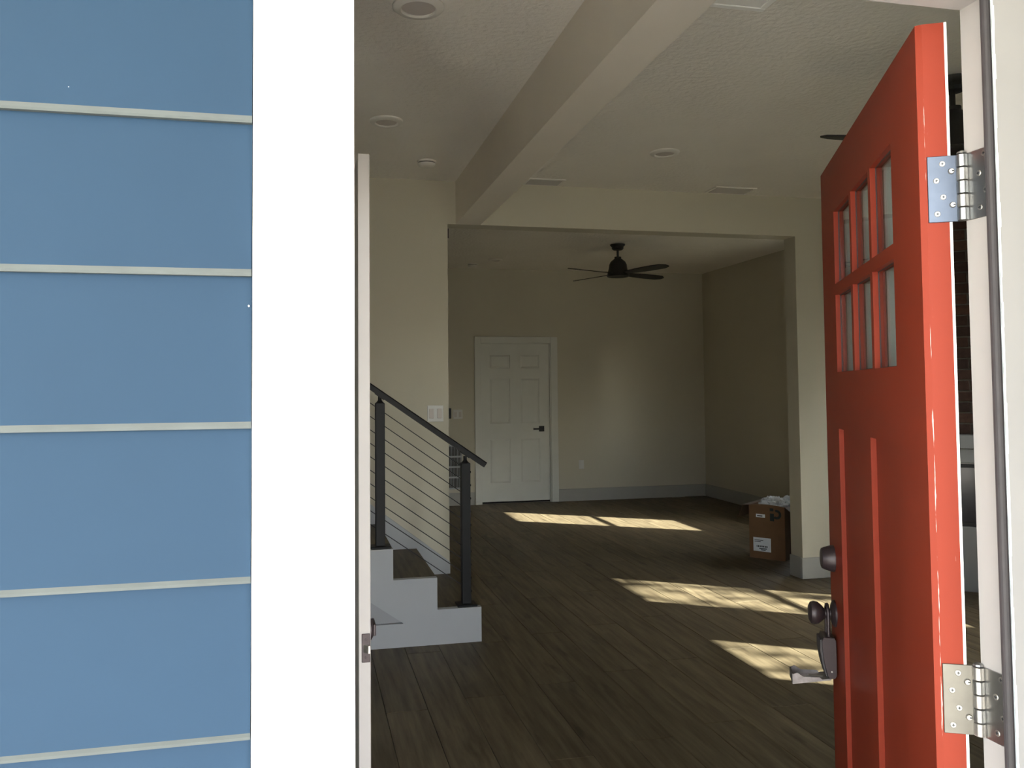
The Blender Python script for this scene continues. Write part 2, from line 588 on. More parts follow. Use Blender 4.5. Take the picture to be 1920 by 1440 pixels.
# ------------------------------------------------------------------ entry frame
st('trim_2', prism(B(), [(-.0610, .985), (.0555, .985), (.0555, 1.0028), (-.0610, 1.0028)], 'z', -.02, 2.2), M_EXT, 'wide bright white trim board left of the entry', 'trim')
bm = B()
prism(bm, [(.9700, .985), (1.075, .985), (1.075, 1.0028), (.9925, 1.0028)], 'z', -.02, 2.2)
bm2 = st('trim_3', bm, M_SHADED_WHITE, 'white trim board right of the entry, shade put into its colour', 'trim')
bm = B()
for k in range(58):
    z = .02+k*.036
    random.seed(k)
    w_ = .0008+.0011*random.random()
    prism(bm, [(.9700, .9846-w_*.3), (.9700+w_*2, .9842-w_*.2), (.974, .9875), (.972, .9888)], 'z', z, z+.036)
mk('caulk_bead', bm, M_CAULK, bm2, kind='stuff')
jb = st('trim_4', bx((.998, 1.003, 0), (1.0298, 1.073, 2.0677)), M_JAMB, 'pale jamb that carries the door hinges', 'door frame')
bm = B()
prism(bm, [(.9835+.0075*math.sin(t)*1.0+.005, 1.0135-.0085*math.cos(t)) for t in [PI*1.0+PI*k/8 for k in range(9)]]+[(.998, 1.022), (.998, 1.005)], 'z', 0, 2.036)
bmesh.ops.recalc_face_normals(bm, faces=bm.faces)
mk('weatherstrip', bm, M_GREY, jb)
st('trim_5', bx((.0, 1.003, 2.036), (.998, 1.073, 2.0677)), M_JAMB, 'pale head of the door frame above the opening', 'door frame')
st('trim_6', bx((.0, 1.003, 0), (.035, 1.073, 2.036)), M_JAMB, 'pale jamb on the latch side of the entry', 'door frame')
st('trim_7', bx((.0555, .985, 2.045), (.968, 1.0028, 2.2), .002), M_EXT, 'white trim board over the entry', 'trim')
mk('stop_bead', bx((.86, 1.03, 2.0315), (.885, 1.05, 2.0362), .002), M_SHADED_WHITE, bpy.data.objects['trim_5'])
st('trim_8', bx((-.1, .95, -.035), (1.1, 1.075, .0), .004), M_BRONZE, 'dark metal threshold of the entry', 'threshold')

# ------------------------------------------------------------------ red entry door
TH = math.radians(63.9)
DA = Vector((.941, 1.102, 0))
ex, ny = Vector((math.cos(TH), math.sin(TH), 0)), Vector((-math.sin(TH), math.cos(TH), 0))
def loc(p):
    q = Vector(p)-DA
    return Vector((q.dot(ex), q.dot(ny), p[2]))
door = root('door_1', DA, 'red front door with six small panes swung open inward', 'door', TH, kind='structure', local=True)
DT, DW, Z0, Z1 = .0445, .957, .012, 2.020
def grid_slab(xs, zs, cells, y0, yfront, holes):
    """slab from y0 to yfront over a grid; cells {(i,k): front depth}, holes set of (i,k)"""
    bm = B()
    V = {}
    def v(x, y, z):
        k = (round(x, 5), round(y, 5), round(z, 5))
        if k not in V:
            V[k] = bm.verts.new(k)
        return V[k]
    nx, nz = len(xs)-1, len(zs)-1
    def H(i, k):
        if i < 0 or k < 0 or i >= nx or k >= nz or (i, k) in holes:
            return None
        return cells.get((i, k), yfront)
    def face(p):
        q = [v(*a) for a in p]
        try:
            bm.faces.new(q)
        except ValueError:
            pass
    for i in range(nx):
        for k in range(nz):
            h = H(i, k)
            if h is None:
                continue
            a, b, c, d = xs[i], xs[i+1], zs[k], zs[k+1]
            face(((a, h, c), (b, h, c), (b, h, d), (a, h, d)))
            face(((a, y0, d), (b, y0, d), (b, y0, c), (a, y0, c)))
            for di, dk, e in ((-1, 0, ((a, c), (a, d))), (1, 0, ((b, c), (b, d))), (0, -1, ((a, c), (b, c))), (0, 1, ((a, d), (b, d)))):
                g = H(i+di, k+dk)
                lo = y0 if g is None else g
                if lo < h-1e-6:
                    (p0, q0), (p1, q1) = e
                    face(((p0, lo, q0), (p1, lo, q1), (p1, h, q1), (p0, h, q0)))
    return bm
xs = [.004, .181, .356, .376, .415, .490, .556, .576, .775, DW]
zs = [Z0, .20, 1.345, 1.484, 1.676, 1.703, 1.884, Z1]
lite_cols = [(.181, .356), (.376, .556), (.576, .775)]
lite_rows = [(1.484, 1.676), (1.703, 1.884)]
holes = set()
for i in range(len(xs)-1):
    for k in range(len(zs)-1):
        mxx, mzz = (xs[i]+xs[i+1])/2, (zs[k]+zs[k+1])/2
        if any(a < mxx < b for a, b in lite_cols) and any(a < mzz < b for a, b in lite_rows):
            holes.add((i, k))
cells = {}
for i in range(len(xs)-1):
    mxx = (xs[i]+xs[i+1])/2
    if .181 < mxx < .415 or .490 < mxx < .775:
        cells[(i, 1)] = -.011
bm = grid_slab(xs, zs, cells, -.0200, 0, holes)
mk('slab', bm, M_RED, door)
xi = [.004, .181, .356, .376, .556, .576, .775, DW]
zi = [Z0, 1.484, 1.676, 1.703, 1.884, Z1]
hi = set((i, k) for i in (1, 3, 5) for k in (1, 3))
mk('edge_skin', bx((0, -DT, Z0), (.0039, -.0406, Z1)), M_EXT, door, label='thin white edge of the inner face')
mk('glazing_gasket', grid_slab(xi, zi, {}, -.0260, -.0200, hi), M_DARK, door)
mk('inner_skin', grid_slab(xi, zi, {}, -DT, -.0260, hi), M_TRIM, door, label='white painted inner face')
bm = B()
prism(bm, [(.004, 0), (0, -.009), (0, -.0405), (.004, -.0405)], 'z', Z0, Z1)
mk('hinge_edge', bm, M_REDEDGE, door, label='red hinge edge with white chips along its corner')
for a, b in lite_cols:
    for c, d in lite_rows:
        mk('pane', bx((a, -.0150, c), (b, -.0115, d)), M_GLASS, door)
        bm = B()
        for q in (((a, c), (a+.002, d)), ((b-.004, c), (b, d)), ((a+.002, c), (b-.004, c+.002)), ((a+.002, d-.002), (b-.004, d))):
            box(bm, (q[0][0], -.0113, q[0][1]), (q[1][0], -.0103, q[1][1]))
        mk('glazing_bead', bm, M_GREY, door)
# hinges
HZ = [1.7555, .9728]
for h, zc in enumerate(HZ):
    K = Vector((-.0045, -.0590, 0))
    z0, z1 = zc-.052, zc+.052
    hg = mk('hinge', bx((-.0022, -.0535, z0), (.0005, -.0105, z1), .0006), [M_PLEAF_BLUEREFL, M_PLEAF2][h], door, label=['upper steel hinge with a blue reflection in its colour', 'lower brushed steel hinge'][h])
    for j in range(5):
        a, b = z0+.0208*j+.0006, z0+.0208*(j+1)-.0006
        mk('knuckle', lathe(B(), [(.0068, 0), (.0082, .0008), (.0082, b-a-.0008), (.0068, b-a)], (K.x, K.y, a), (0, 0, 1), 20), M_NICKEL if (j+h) % 2 else M_STEEL, hg, smooth=True)
    mk('pin_head', lathe(B(), [(.005, 0), (.0075, .001), (.0068, .0035), (.003, .0055), (0, .006)], (K.x, K.y, z1), (0, 0, 1), 16), M_STEEL, hg, smooth=True)
    # leaf on the jamb, given in world coordinates and turned into the door's frame
    bm = B()
    cs = []
    poly = [(1.0310, z0), (1.0655, z0), (1.0655, z1), (1.0310, z1)]
    r = .006
    pts = []
    for (cy_, cz_, a0) in ((1.0295+r, z0+r, 180), (1.0655-.001, z0, 270), (1.0655-.001, z1, 0), (1.0295+r, z1-r, 90)):
        if abs(cy_-1.0645) < 1e-6:
            pts.append((1.0655, cz_))
        else:
            for t in range(5):
                an = math.radians(a0+t*22.5)
                pts.append((cy_+r*math.cos(an), cz_+r*math.sin(an)))
    va = [bm.verts.new(loc((.9980, p[0], p[1]))) for p in pts]
    vb = [bm.verts.new(loc((.9958, p[0], p[1]))) for p in pts]
    bm.faces.new(va)
    bm.faces.new(list(reversed(vb)))
    for i in range(len(pts)):
        bm.faces.new((va[i], vb[i], vb[(i+1) % len(pts)], va[(i+1) % len(pts)]))
    mk('jamb_leaf', bm, M_STEEL, hg)
    def screw(base, direc):
        bm = B()
        lathe(bm, [(.0045, 0), (.0045, .0006), (.0038, .0012), (0, .0012)], base, direc, 16)
        x_, y_, d_ = frame_to(direc)
        for (u_, v_) in ((x_, y_), (y_, x_)):
            c = Vector(base)+Vector(d_)*.0012
            q = [c+u_*.0022*s1+v_*.0006*s2+d_*t for t in (-.0002, .0002) for s1, s2 in ((-1, -1), (1, -1), (1, 1), (-1, 1))]
            vv = [bm.verts.new(p) for p in q]
            for idx in ((4, 5, 6, 7), (0, 1, 5, 4), (1, 2, 6, 5), (2, 3, 7, 6), (3, 0, 4, 7)):
                f = bm.faces.new([vv[i] for i in idx])
                f.material_index = 1
        return bm
    for t, dz in ((.0318, .0395), (.0228, .0133), (.0320, -.0128), (.0230, -.0390)):
        mk('screw', screw((-.0022, -t, zc+dz), (-1, 0, 0)), [M_NICKEL, M_INK], hg)
    for t, dz in ((.0440, .0270), (.0448, -.0256)):
        bm = B()
        lathe(bm, [(.0046, 0), (.0046, .0018), (.0036, .0034), (0, .0036)], (-.0022, -t, zc+dz), (-1, 0, 0), 18)
        box(bm, (-.0062, -t-.0036, zc+dz-.0009), (-.0045, -t-.0002, zc+dz+.0009), 0, 1)
        mk('tab', bm, [M_NICKEL, M_INK], hg, smooth=True)
    dd = loc((0, 1.1, 0))-loc((1, 1.1, 0))
    for yy, dz in ((1.0335, .0437), (1.0445, .0156), (1.0324, -.0118), (1.0438, -.0367)):
        mk('screw', screw(loc((.9958, yy, zc+dz)), dd), [M_NICKEL, M_INK], hg)
# deadbolt and knob on the outside face, near the latch edge
mk('deadbolt', lathe(B(), [(.034, 0), (.034, .006), (.029, .022), (.0255, .030), (.022, .0315), (0, .0315)], (.898, 0, 1.003), (0, 1, 0), 28), M_BRONZE, door, smooth=True)
kn = mk('rose', lathe(B(), [(.034, 0), (.034, .004), (.026, .009), (.014, .012), (0, .012)], (.898, 0, .862), (0, 1, 0), 28), M_BRONZE, door, smooth=True)
mk('knob', lathe(B(), [(.012, .010), (.0115, .026), (.020, .033), (.0275, .042), (.0295, .052), (.027, .060), (.018, .065), (0, .066)], (.898, 0, .862), (0, 1, 0), 28), M_BRONZE, kn, smooth=True)
mk('inside_knob', lathe(B(), [(.034, 0), (.034, .004), (.014, .012), (.012, .026), (.0275, .042), (.0295, .052), (.018, .065), (0, .066)], (.898, -DT, .862), (0, -1, 0), 24), M_BRONZE, kn, smooth=True)
mk('latch_plate', bx((DW-.001, -.035, .834), (DW+.0012, -.010, .890), .001), M_BRONZE, door)
# lockbox hung on the knob
lb = root('lockbox', DA, 'dark key lockbox hanging open from the red door knob', 'lockbox', TH, local=True)
lx = .898
mk('shackle', sweep(B(), [(lx-.019, .020, .800), (lx-.019, .020, .862), (lx-.0165, .020, .874), (lx-.009, .020, .882), (lx, .020, .885), (lx+.009, .020, .882), (lx+.0165, .020, .874), (lx+.019, .020, .862), (lx+.019, .020, .800)], .0042, 10), M_BRONZE, lb, smooth=True)
bm = B()
prof = [(.004, .800), (.004, .712), (.008, .704), (.020, .702), (.026, .710), (.034, .745), (.038, .785), (.038, .800), (.034, .808), (.008, .808)]
va = []
for sx in (lx-.031, lx-.027, lx+.027, lx+.031):
    inset = .003 if abs(sx-lx) > .029 else 0
    cy_ = sum(p[0] for p in prof)/len(prof)
    cz_ = sum(p[1] for p in prof)/len(prof)
    va.append([bm.verts.new((sx, p[0]+(cy_-p[0])*inset*12, p[1]+(cz_-p[1])*inset*10)) for p in prof])
for a, b in zip(va, va[1:]):
    for i in range(len(prof)):
        bm.faces.new((a[i], a[(i+1) % len(prof)], b[(i+1) % len(prof)], b[i]))
bm.faces.new(va[0])
bm.faces.new(list(reversed(va[-1])))
lbb = mk('body', bm, M_BRONZE, lb)
mk('rivet', lathe(B(), [(.0022, 0), (.0022, .001), (0, .0014)], (lx-.031, .016, .722), (-1, 0, 0), 12), M_NICKEL, lbb)
mk('body_cover_edge', prism(B(), [(.0382, .802), (.0425, .800), (.0430, .775), (.0385, .742), (.0310, .712), (.0270, .708), (.0345, .745), (.0382, .785)], 'x', lx-.030, lx+.030), M_GREY, lbb)
# the open key tray points away from the door, tipped downward
tr = B()
ty = [(.018, .7045), (.112, .6880), (.1115, .6845), (.018, .7005)]
prism(tr, ty, 'x', lx-.030, lx+.030)
def on(y):
    return .7045-(y-.018)*(.0165/.094)
for sx in (lx-.030, lx+.0275):
    prism(tr, [(.040, on(.040)), (.112, on(.112)), (.112, on(.112)+.020), (.100, on(.100)+.024), (.085, on(.085)+.012), (.045, on(.045)+.006)], 'x', sx, sx+.0025)
prism(tr, [(.1095, on(.1095)), (.112, on(.112)), (.112, on(.112)+.022), (.1095, on(.1095)+.022)], 'x', lx-.030, lx+.030)
trb = mk('key_tray', tr, pm('zinc_tray', (.27, .245, .245), .4, metal=.6, var=.2, scale=60), lb)
kk = B()
for q in range(4):
    y = .078+q*.008
    lathe(kk, [(.0045, 0), (.0045, .007), (0, .007)], (lx-.018+.011*(q % 2), y, on(y)-.0002), (0, 0, 1), 10)
mk('dial_post', kk, M_STEEL, trb)
kb = B()
box(kb, (lx-.006, .028, on(.028)-.001), (lx+.004, .070, on(.06)+.004))
lathe(kb, [(.011, 0), (.011, .002), (0, .002)], (lx-.001, .074, on(.074)), (0, 0, 1), 14)
mk('key', kb, M_NICKEL, trb)

# ------------------------------------------------------------------ white closet door standing open inside the entry
cd = root('door_3', (.137, 2.36, 0), 'white closet door standing open, edge towards the entry', 'door', kind='structure')
mk('slab', bx((.1220, 2.010, .012), (.1505, 2.700, 2.029), .0015), M_JAMB, cd)
bm = B()
lp = bx((.1292, 2.0072, .800), (.1492, 2.0105, .868), .0012)
lpo = mk('latch_plate', lp, M_BRONZE, cd)
for z in (.855, .812):
    mk('screw', lathe(B(), [(.0032, 0), (.0032, .0006), (.0024, .001), (0, .001)], (.1392, 2.0072, z), (0, -1, 0), 14), M_BRONZE, lpo)
bm = B()
prism(bm, [(.1325, 2.0075), (.1482, 2.0075), (.1482, 1.9965), (.1440, 1.9965)], 'z', .824, .842)
mk('latch_bolt', bm, M_NICKEL, lpo)
kr_ = mk('rose', lathe(B(), [(.027, 0), (.027, .004), (.020, .009), (0, .009)], (.1505, 2.065, .8625), (1, 0, 0), 24), M_BRONZE, cd)
mk('knob', bx((.1595, 2.052, .8475), (.1668, 2.110, .8765), .002), M_BRONZE, kr_)
for z in (.3, 1.05, 1.8):
    mk('hinge', bx((.118, 2.695, z-.045), (.122, 2.72, z+.045)), M_BRONZE, cd)

# ------------------------------------------------------------------ staircase
SX = [.985, .729, .478, .227, -.024, -.275, -.526, -.777, -1.028]
SZ = [.197, .377, .552, .732, .912, 1.092, 1.272, 1.452, 1.632]
SY0, SY1 = 4.69, 5.58
stair = root('staircase', (-.15, 5.13, 0), 'white sided staircase with dark wood treads climbing left', 'staircase')
SLo, SHi = SY0, SY0+.043
# front string: saw-tooth board with a triangular recess below it
xe = -1.30
poly = [(SX[0], 0)]
for xx, zz in zip(SX, SZ):
    poly += [(xx, zz)]
    nx_ = SX[SX.index(xx)+1] if xx != SX[-1] else xe
    poly += [(nx_, zz)]
low = [(.536, .132)]
sl_ = (.264-.132)/(.346-.536)
xe = -1.30
poly += [(xe, .132+sl_*(xe-.536)), (.536, .132), (xe, .118), (xe, 0)]
mk('stringer', prism(B(), poly, 'y', SLo, SHi), M_TRIM, stair)
mk('recessed_panel', prism(B(), [(.60, .08), (.60, .16), (xe+.003, .132+sl_*(xe-.536)+.06), (xe+.003, .08)], 'y', SHi-.012, SHi-.006), M_PANEL, stair)
for i, (xx, zz) in enumerate(zip(SX, SZ)):
    nx_ = SX[i+1] if i+1 < len(SX) else xe
    mk('tread', bx((nx_-.02 if i+1 < len(SX) else xe, SHi, zz-.022), (xx-.001, SY1, zz), .0015), M_TREAD, stair)
    pz = SZ[i-1] if i else 0
    mk('riser', bx((xx-.020, SHi, pz), (xx-.004, SY1, zz-.022)), M_TRIM, stair)
# sloping skirt board on the wall behind
ks = (.606-.273)/(.523-.960)
kp = [(.957, .05), (.957, .275), (.80, .275+ks*(.80-.957))]
kp += [(xe, .275+ks*(xe-.957)), (xe, .275+ks*(xe-.957)-.42), (.60, .05)]
mk('skirt_board', prism(B(), kp, 'y', SY1, YM-.001), M_TRIM, stair)

# ------------------------------------------------------------------ railing
rail = root('stair_railing', (.66, 4.75, 0), 'dark metal stair railing with two posts and thin steel cables', 'railing')
RY = 4.752
def post(xp, zb, zt):
    bp_ = mk('base_plate', bx((xp-.058, RY-.052, zb), (xp+.058, RY+.050, zb+.012), .003), M_RAIL, rail)
    p = mk('post', bx((xp-.0265, RY-.0265, zb+.012), (xp+.0265, RY+.0265, zt), .003), M_RAIL, rail)
    bm = B()
    lathe(bm, [(.024, 0), (.016, .008), (.0105, .016), (.0105, .040)], (xp, RY, zt), (0, 0, 1), 16)
    mk('post_cap', bm, M_RAIL, p, smooth=True)
    return p
slope = (1.000-1.457)/(1.022-.365)
post(.907, .197, 1.020)
p0 = post(.411, .552, 1.376)
post(-.60, 1.272, 2.06)
d = Vector((1, 0, slope)).normalized()
def railz(xx):
    return 1.000+slope*(xx-1.022)+.008
nrm = Vector((-slope, 0, 1)).normalized()
bm = B()
A_ = Vector((-.95, RY, railz(-.95)))
B_ = Vector((1.026, RY, railz(1.026)))
vs_ = []
for P_ in (A_, B_):
    vs_.append([bm.verts.new(P_+nrm*a+Vector((0, b, 0))) for a, b in ((-.0165, -.023), (-.0165, .023), (.010, .023), (.0165, .016), (.0165, -.016), (.010, -.023))])
bm.faces.new(vs_[0])
bm.faces.new(list(reversed(vs_[1])))
for i in range(6):
    bm.faces.new((vs_[0][i], vs_[0][(i+1) % 6], vs_[1][(i+1) % 6], vs_[1][i]))
mk('handrail', bm, M_RAIL, rail)
for xp in (.907, .411):
    c = Vector((xp, RY, railz(xp)-.0185))
    bm = B()
    q = []
    for s in (-.032, .032):
        q.append([bm.verts.new(c+d*s+nrm*a+Vector((0, b, 0))) for a, b in ((-.006, -.014), (-.006, .014), (.003, .014), (.003, -.014))])
    bm.faces.new(q[0])
    bm.faces.new(list(reversed(q[1])))
    for i in range(4):
        bm.faces.new((q[0][i], q[0][(i+1) % 4], q[1][(i+1) % 4], q[1][i]))
    mk('saddle', bm, M_RAIL, rail)
cs_ = (1.001-1.316)/(.887-.441)
for k in range(10):
    zz = 1.316-.0767*k
    xa = -.60
    xb = .907 if zz+cs_*(.93-.441) > .23 else .88
    mk('cable', tube(B(), (xa, RY, zz+cs_*(xa-.441)), (xb, RY, zz+cs_*(xb-.441)), .0028, 6), M_CABLE, rail)
    zz9 = zz+cs_*(.938-.441)
    if zz9 > .24:
        mk('cable_fitting', lathe(B(), [(.0075, 0), (.0075, .005), (.0045, .008), (0, .009)], (.9335, RY, zz9), (1, 0, 0), 12), M_RAIL, rail)

# ------------------------------------------------------------------ far door, frame, handle
fd = root('door_2', (2.61, YB+.03, 0), 'white six-panel door at the far end of the house', 'door', kind='structure')
fx0, fx1, fz0, fz1, fy = 2.161, 3.059, .024, 2.024, YB+.028
px0 = [(2.272, 2.536), (2.675, 2.925)]
pz0 = [(.255, .815), (1.005, 1.585), (1.712, 1.884)]
xs = sorted([fx0, fx1]+[q for a in px0 for q in a])
zs = sorted([fz0, fz1]+[q for a in pz0 for q in a])
cells = {}
for i in range(5):
    for k in range(7):
        if i in (1, 3) and k in (1, 3, 5):
            cells[(i, k)] = -.010
bm = grid_slab(xs, zs, cells, -.035, 0, set())
for v in bm.verts:
    v.co.y = fy - v.co.y
mk('slab', bm, M_DOORW, fd)
for a, b in px0:
    for c, e in pz0:
        bm = B()
        g = .024
        o_ = [(a+.004, c+.004), (b-.004, c+.004), (b-.004, e-.004), (a+.004, e-.004)]
        i_ = [(a+g, c+g), (b-g, c+g), (b-g, e-g), (a+g, e-g)]
        vo = [bm.verts.new((p[0], fy+.0099, p[1])) for p in o_]
        vi = [bm.verts.new((p[0], fy+.002, p[1])) for p in i_]
        for k in range(4):
            bm.faces.new((vo[k], vo[(k+1) % 4], vi[(k+1) % 4], vi[k]))
        bm.faces.new(vi)
        mk('panel', bm, M_DOORW, fd)
mk('rose', bx((2.915, fy-.010, .900), (2.985, fy, .970), .003), M_BLACK, fd)
bm = B()
box(bm, (2.938, fy-.045, .923), (2.962, fy-.008, .947), .002)
box(bm, (2.830, fy-.052, .925), (2.962, fy-.040, .945), .002)
mk('lever_handle', bm, M_BLACK, fd)
bm = B()
cw = .090
box(bm, (2.071, YB-.018, 0), (2.150, YB, 2.115), .003)
box(bm, (3.070, YB-.018, 0), (3.161, YB, 2.115), .003)
box(bm, (2.150, YB-.018, 2.034), (3.070, YB, 2.115), .003)
tf = st('trim_9', bm, M_DOORW, 'white casing around the far door', 'door frame')
bm = B()
box(bm, (2.1500, YB-.002, 0), (2.1595, YB+.10, 2.034))
box(bm, (3.0605, YB-.002, 0), (3.0700, YB+.10, 2.034))
box(bm, (2.1595, YB-.002, 2.0255), (3.0605, YB+.10, 2.034))
mk('jamb', bm, M_DOORW, tf)
mk('sill_gap', bx((2.1595, YB+.06, 0), (3.0605, YB+.10, .024)), M_DARK, tf)

# ------------------------------------------------------------------ far wall fittings
rv = root('return_vent', (1.72, YB, .48), 'white louvred return air vent low on the far wall, behind railing', 'vent')
bm = B()
vx0, vx1, vz0, vz1 = 1.46, 1.905, .205, .755
box(bm, (vx0, YB-.012, vz0), (vx0+.022, YB, vz1))
box(bm, (vx1-.014, YB-.012, vz0), (vx1, YB, vz1))
box(bm, (vx0+.022, YB-.012, vz0), (vx1-.014, YB, vz0+.018))
box(bm, (vx0+.022, YB-.012, vz1-.018), (vx1-.014, YB, vz1))
mk('frame', bm, M_TRIM, rv)
mk('duct_backing', bx((vx0+.02, YB-.003, vz0+.015), (vx1-.012, YB, vz1-.015)), M_DARK, rv)
nb = 4
hh = (vz1-vz0-.036)/nb
for k in range(1, nb):
    zc = vz0+.018+hh*k
    mk('cross_bar', bx((vx0+.022, YB-.0125, zc-.010), (vx1-.014, YB-.003, zc+.010)), M_TRIM, rv)
s0 = None
nsl = 22
for k in range(nsl):
    xc = vx0+.022+(vx1-vx0-.036)*(k+.5)/nsl
    if s0 is None:
        s0 = mk('slat', bx((xc-.0028, YB-.011, vz0+.018), (xc+.0028, YB-.004, vz1-.018)), M_TRIM, rv)
    else:
        c = s0.copy()
        COL.objects.link(c)
        c.parent = rv
        c.location.x = xc-ORG[rv].x

def switch_plate(name, xa, xb, za, zb, y, n, label, cat, rocker=True):
    r_ = root(name, ((xa+xb)/2, y, (za+zb)/2), label, cat)
    mk('plate', bx((xa, y-.006, za), (xb, y, zb), .002), M_PLATE, r_)
    for k in range(n):
        xc = xa+(xb-xa)*(k+.5)/n
        if rocker:
            mk('rocker', bx((xc-.016, y-.0095, (za+zb)/2-.033), (xc+.016, y-.0055, (za+zb)/2+.033), .002), M_LENS, r_)
        else:
            mk('socket', bx((xc-.016, y-.0075, za+.015), (xc+.016, y-.0055, (za+zb)/2-.004), .0008), M_PLATE, r_)
            mk('socket', bx((xc-.016, y-.0075, (za+zb)/2+.004), (xc+.016, y-.0055, zb-.015), .0008), M_PLATE, r_)
    return r_
switch_plate('light_switch', .808, .919, 1.229, 1.341, YM, 2, 'double light switch plate on the wall above the stair railing', 'light switch')
switch_plate('light_switch', 1.795, 1.912, 1.078, 1.194, YB, 2, 'smaller looking switch plate on the far wall left of the door', 'light switch')
switch_plate('wall_outlet', 3.436, 3.506, .410, .522, YB, 1, 'white power outlet low on the far wall', 'outlet', rocker=False)
th = root('wall_control', (1.72, YB, 1.15), 'narrow black wall control beside the far switch plate', 'wall control')
mk('housing', bx((1.68, YB-.022, 1.085), (1.768, YB, 1.215), .004), M_BLACK, th)
mk('display', bx((1.690, YB-.0235, 1.13), (1.758, YB-.0215, 1.20), .001), M_INK, th)
ws = root('wall_sensor', (.98, YM+.19, 2.59), 'small dark sensor tucked beyond the top of the stair wall', 'sensor')
mk('bracket', bx((.955, YM+.151, 2.545), (.985, YM+.165, 2.60), .003), M_BRONZE, ws)
mk('housing', prism(B(), [(YM+.160, 2.60), (YM+.215, 2.60), (YM+.160, 2.53)], 'x', .945, .992), M_BRONZE, ws)

# ------------------------------------------------------------------ ceiling fittings
def can_light(x, y, z, r, label):
    r_ = root('recessed_light', (x, y, z), label, 'ceiling light', group='recessed ceiling lights')
    mk('trim_ring', lathe(B(), [(r*.68, 0), (r*1.0, 0), (r*1.0, .006), (r*.94, .012), (r*.70, .016), (r*.64, .012), (r*.64, .003), (r*.68, 0)], (x, y, z), (0, 0, -1), 40), M_SMOKE, r_, smooth=True)
    mk('lens', lathe(B(), [(r*.66, 0), (r*.66, .008), (r*.5, .0085), (0, .0085)], (x, y, z), (0, 0, -1), 40), M_LENS, r_, smooth=True)
can_light(.413, 3.035, C1, .098, 'recessed ceiling light nearest the entry, above the foyer')
can_light(.420, 4.390, C1, .090, 'recessed ceiling light above the stairs')
can_light(2.157, 4.660, C1, .090, 'recessed ceiling light right of the beam')
can_light(2.18, 9.42, C2, .085, 'recessed ceiling light far off beyond the black fan')
def smoke(x, y, z, label):
    r_ = root('smoke_detector', (x, y, z), label, 'smoke detector', group='ceiling smoke detectors')
    mk('base', lathe(B(), [(.062, 0), (.062, .010), (.058, .012), (0, .012)], (x, y, z), (0, 0, -1), 32), M_SMOKE, r_, smooth=True)
    mk('slot_ring', lathe(B(), [(.054, .012), (.054, .017), (0, .017)], (x, y, z), (0, 0, -1), 32), M_DARK, r_)
    mk('cover', lathe(B(), [(.057, .017), (.056, .024), (.044, .036), (.028, .041), (0, .042)], (x, y, z), (0, 0, -1), 32), M_SMOKE, r_, smooth=True)
smoke(.745, 5.130, C1, 'white smoke detector on the ceiling near the stairs')
smoke(1.98, 9.80, C2, 'white smoke detector on the far room ceiling')
def register(x0, x1, y0, y1, z, label):
    r_ = root('ceiling_vent', ((x0+x1)/2, (y0+y1)/2, z), label, 'ceiling vent', group='ceiling vents')
    bm = B()
    f = .018
    box(bm, (x0, y0, z-.006), (x0+f, y1, z))
    box(bm, (x1-f, y0, z-.006), (x1, y1, z))
    box(bm, (x0+f, y0, z-.006), (x1-f, y0+f, z))
    box(bm, (x0+f, y1-f, z-.006), (x1-f, y1, z))
    mk('frame', bm, M_SMOKE, r_)
    mk('backing', bx((x0+.01, y0+.01, z-.001), (x1-.01, y1-.01, z)), pm('vent_shadow', (.10, .095, .09), .8), r_)
    n = 7
    for k in range(n):
        yc = y0+f+(y1-y0-2*f)*(k+.5)/n
        bm = B()
        prism(bm, [(yc-.006, z-.002), (yc+.004, z-.010), (yc+.006, z-.009), (yc-.004, z-.001)], 'x', x0+f, x1-f)
        mk('louver', bm, M_LOUV, r_)
register(1.490, 1.760, 5.405, 5.575, C1, 'small ceiling vent by the beam')
register(2.890, 3.215, 5.385, 5.565, C1, 'ceiling vent nearer the red door')
hp = root('ceiling_hatch', (1.46, 2.55, C1), 'pale square ceiling panel near the entry, cut by the frame', 'ceiling panel')
bm = B()
box(bm, (1.215, 2.30, C1-.012), (1.710, 2.325, C1), .002)
box(bm, (1.215, 2.775, C1-.012), (1.710, 2.80, C1), .002)
box(bm, (1.215, 2.325, C1-.012), (1.240, 2.775, C1), .002)
box(bm, (1.685, 2.325, C1-.012), (1.710, 2.775, C1), .002)
mk('frame', bm, M_EXT, hp)
mk('panel', bx((1.240, 2.325, C1-.008), (1.685, 2.775, C1), .001), M_EXT, hp)

